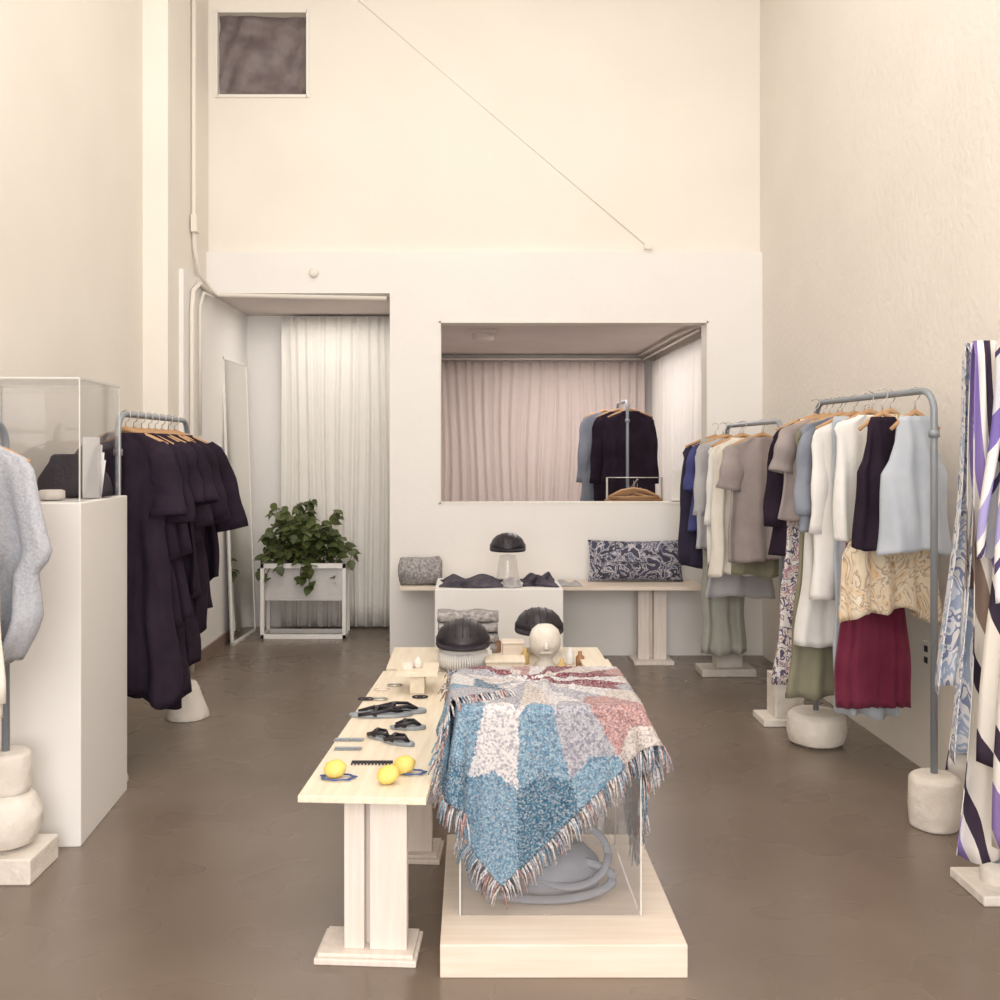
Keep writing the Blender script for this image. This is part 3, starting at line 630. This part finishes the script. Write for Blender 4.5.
def helmet(name,p,R,rot=0):
    e=empty(name,p,rot); b=MB()
    prof=[(R*1.0,0),(R*1.03,.01),(R*1.02,.03),(R*.97,R*.32),(R*.85,R*.56),(R*.66,R*.74),(R*.4,R*.86),(R*.15,R*.91),(.002,R*.92)]
    b.lathe(prof,(0,0,0),36,sy=1.12); b.obj('shell',[M['helmet']],parent=e)
    def zof(r):
        pr=prof[3:]
        if r>=pr[0][0]: return R*.32
        for (r0,z0),(r1,z1) in zip(pr,pr[1:]):
            if r<=r0 and r>=r1: return z0+(z1-z0)*(r0-r)/(r0-r1)
        return R*.92
    b=MB()
    b.lathe([(R*.9,-.012),(R*1.0,-.012),(R*1.04,.0),(R*1.0,.012)],(0,0,0),36,sy=1.12)
    def vis(u,v):
        a=math.radians(-160+140*u); r=R*(1.0+.35*v*math.sin(math.pi*u)); return (r*math.cos(a),r*1.12*math.sin(a),.012-.012*v)
    b.grid(20,4,vis)
    b.obj('brim',[M['strap']],parent=e,solid=.004)
    b=MB()
    for k in range(5):
        x=(-.56+.28*k)*R; ym=math.sqrt((.93*R)**2-x*x)*1.12
        pts=[(x,-ym+2*ym*q/12,zof(math.hypot(x,(-ym+2*ym*q/12)/1.12))+.0005) for q in range(13)]
        b.tube(pts,.003,6)
    b.obj('vent_ribs',[M['strap']],parent=e); return e
p=on(463,668)
e=empty('white_mushroom_stand',p); b=MB()
b.lathe([(.05,0),(.06,.01),(.05,.03),(.07,.06),(.10,.085),(.08,.10),(.01,.105)],(0,0,0),30)
for i in range(60):
    a=2*math.pi*i/60; b.tube([(.06*math.cos(a),.06*math.sin(a),.09),(.108*math.cos(a),.108*math.sin(a),.07),(.112*math.cos(a),.112*math.sin(a),.015)],[.006,.007,.004],5)
b.obj('stand',[M['white']],parent=e)
helmet('bicycle_helmet',(p[0],p[1],p[2]+.112),.120)
p=on(539,652)
e=empty('wooden_hat_stand',p); b=MB(); b.lathe([(.06,0),(.06,.015),(.02,.02),(.02,.07),(.06,.09),(.001,.10)],(0,0,0),20); b.obj('stand',[M['pine']],parent=e)
helmet('bicycle_helmet',(p[0],p[1],p[2]+.11),.116)
p=on(545,668)
e=empty('white_ceramic_head',p); b=MB()
b.lathe([(.05,0),(.055,.01),(.035,.03),(.035,.05),(.055,.07),(.070,.10),(.073,.14),(.060,.175),(.035,.195),(.002,.20)],(0,0,0),28,sy=1.1)
b.tube([(0,-.072,.13),(0,-.092,.105),(0,-.072,.095)],[.008,.013,.006],8); b.tube([(-.025,-.068,.08),(.025,-.068,.08)],.005,6)
b.obj('head',[M['stone']],parent=e)
def folded(name,p,w,d,h,n,mt,rot=0):
    b=MB(); rr=random.Random(hash_(name))
    for k in range(n):
        z=h*k/n; hh=h/n; ww=w*rr.uniform(.92,1)
        ring=[(-1,.5),(-.97,.85),(-.8,1),(.8,1),(.97,.85),(1,.5),(.97,.15),(.8,0),(-.8,0),(-.97,.15)]
        nn=14; vs=[]; 
        for i in range(nn):
            t=i/(nn-1)
            for (a,c) in ring: vs.append((-ww/2+ww*t, d/2*a*(1-.03*math.sin(t*9+k)), z+hh*c*(.9+.1*math.sin(t*11+k*2+a))))
        m_=len(ring); fs=[(i*m_+q,i*m_+(q+1)%m_,(i+1)*m_+(q+1)%m_,(i+1)*m_+q) for i in range(nn-1) for q in range(m_)]
        fs+=[tuple(range(m_)),tuple((nn-1)*m_+q for q in range(m_-1,-1,-1))]
        b.add(vs,fs,0,True)
    return b.obj(name,[mt],loc=p,rotz=rot)
M['knitg']=mat('grey_knit',(.22,.205,.22),.9,(.46,.44,.43),60,bump=.6,bscale=70)
folded('folded_grey_blanket',(-.02,4.93,.511),.30,.12,.20,4,M['knitg'])
for nm,x,y,w,d,h,mt in (('wooden_box',505,672,.17,.12,.05,'pine'),('cardboard_box',513,660,.10,.08,.08,'palewood'),('wooden_box',596,672,.12,.14,.03,'pine')):
    q=on(x,y); b=MB(); b.box(-w/2,w/2,-d/2,d/2,0,h); b.box(-w/2-.004,w/2+.004,-d/2-.004,d/2+.004,h,h+.012); b.obj(nm,[M[mt]],loc=q,bevel=.003)
M['amber']=mat('amber_glass',(.35,.18,.09),.2); M['gold']=mat('gold_label',(.6,.42,.18),.4)
for x,y,mt in ((497,652,'amber'),(525,664,'gold'),(570,664,'white'),(580,668,'amber'),(488,662,'white'),(562,676,'gold')):
    q=on(x,y); b=MB(); b.lathe([(.018,0),(.02,.004),(.02,.05),(.009,.06),(.009,.075),(.001,.076)],(0,0,0),18); b.obj('small_bottle',[M[mt]],loc=q)

# ---------------------------------------------------------------- back bench, pedestal, items
boxobj('low_pedestal',(-.235,.575,6.30,6.84,0,.624),M['white'],bevel=.004)
bn=empty('wall_bench',(.55,7.08,0))
b=MB(); b.box(-1.05,1.06,-.18,.19,.53,.556); b.obj('top',[M['palewood']],parent=bn,bevel=.002)
for k,xx in enumerate((.72,-.60)):
    b=MB(); b.box(xx-.14,xx+.14,-.12,.12,0,.025); b.box(xx-.10,xx-.02,-.04,.02,.025,.53); b.box(xx+.01,xx+.10,-.04,.02,.025,.53); b.box(xx-.04,xx+.04,.02,.06,.025,.53)
    b.obj('leg_%d'%(k+1),[M['legwood']],parent=bn,bevel=.003)
M['cush']=ramp_mat('patterned_cushion_cloth',[(0,(.07,.07,.11)),(.44,(.50,.48,.51)),(.49,(.14,.15,.24)),(.54,(.52,.50,.51)),(.57,(.06,.06,.09)),(.68,(.42,.42,.47))],'noise',11,1.5)
b=MB(); W,Hh,Tk=.68,.30,.085
for sg in (-1,1):
    b.grid(24,16,lambda u,v,sg=sg:((u-.5)*W*(1-.04*math.sin(math.pi*v)),sg*Tk*(max(0,math.sin(math.pi*u)*math.sin(math.pi*v))**.45),(v)*Hh+.012*math.sin(math.pi*u)*(-1 if v<.5 else 1)*-1))
b.obj('patterned_cushion',[M['cush']],loc=(1.17,7.16,.557))
b=MB(); b.lathe([(.02,-.15),(.07,-.15),(.095,-.14),(.10,-.05),(.095,.05),(.1,.13),(.07,.15),(.02,.15)],(0,0,0),26,wob=.06,T=Matrix.Rotation(math.pi/2,4,'Y'))
b.tube([(-.151,.05*math.cos(t*.5)*(1-t/40),.05*math.sin(t*.5)*(1-t/40)) for t in range(30)],.006,5)
b.obj('rolled_grey_blanket',[M['knitg']],loc=(-.36,7.02,.652))
M['mot']=mat('mottled_black_cloth',(.02,.015,.025),.8,(.10,.09,.12),14,bump=.5,bscale=15)
def pile(name,p,w,d,h,mt,seed):
    rr=random.Random(seed); ph=[rr.uniform(0,6) for _ in range(6)]
    def fn(u,v):
        x=(u-.5)*w*(1+.06*math.sin(7*v+ph[0])); y=(v-.5)*d*(1+.12*math.sin(5*u+ph[1]))
        e=min(1,min(u,1-u)*6)*min(1,min(v,1-v)*6)
        return (x,y,.004+e*h*(.55+.3*math.sin(11*u+ph[2]+3*v)+.2*math.sin(9*v+ph[3]+5*u)))
    b=MB(); b.grid(40,24,fn); return b.obj(name,[mt],loc=p,solid=.003)
pile('folded_black_shirt',(.0,6.55,.625),.40,.40,.055,M['mot'],1)
pile('folded_grey_shirt',(.26,6.50,.625),.12,.30,.04,C['grey'],2)
pile('folded_black_trousers',(.44,6.58,.625),.22,.38,.06,M['mot'],3)
pile('folded_grey_scarf',(.66,6.98,.557),.2,.14,.03,C['grey'],4)
e=empty('glass_hat_stand',(.24,6.72,.64))
b=MB(); b.lathe([(.075,0),(.08,.01),(.075,.012),(.07,.05),(.062,.12),(.055,.15),(.001,.16)],(0,0,0),28); b.obj('stand',[M['acr']],parent=e)
helmet('bicycle_helmet',(.24,6.72,.835),.118)
b=MB(); b.box(-.05,.05,-.004,.004,0,.23); b.box(-.05,.05,-.004,.05,0,.004); b.obj('paper_sign',[M['white']],loc=(1.53,7.42,1.12))
b=MB(); b.box(0,.008,-.04,.04,-.06,.06,0); b.box(-.004,.0,-.015,.015,.012,.04,1); b.box(-.004,.0,-.015,.015,-.04,-.012,1)
b.obj('wall_outlet',[M['trim'],M['strap']],loc=(XR-.008,4.65,.55))

# ---------------------------------------------------------------- lights
def area(name,loc,rot,sx,sy,e,col):
    l=bpy.data.lights.new(name,'AREA'); l.shape='RECTANGLE'; l.size=sx; l.size_y=sy; l.energy=e; l.color=col
    o=bpy.data.objects.new(name,l); S.collection.objects.link(o); o.location=loc; o.rotation_euler=rot; return o
area('storefront_daylight',(0,YF+.05,2.6),(math.radians(90),0,0),3.7,4.5,310,(1,.965,.935))
area('ceiling_fill',(0,3.2,5.4),(0,0,0),2.6,5.0,100,(1,.96,.91))  # added soft fill above the view, no fixture modelled
area('rear_room_fill',(1.05,9.6,2.55),(0,0,0),1.4,2.6,42,(1,.92,.89))  # added fill for the rear room, separate from the unlit ceiling fixture
area('corridor_fill',(-1.2,7.9,2.6),(0,0,0),.8,.5,6,(1,.95,.88))  # small added fill to brighten the corridor, no visible source
w=bpy.data.worlds.new('world'); S.world=w; w.use_nodes=True
w.node_tree.nodes['Background'].inputs[0].default_value=(1,.965,.935,1); w.node_tree.nodes['Background'].inputs[1].default_value=.5

cam=bpy.data.cameras.new('camera'); co=bpy.data.objects.new('camera',cam); S.collection.objects.link(co)
co.location=(0,0,H); co.rotation_euler=(math.radians(90),0,0); cam.sensor_width=36; cam.lens=36; cam.shift_x=.028; cam.shift_y=-.05
S.camera=co
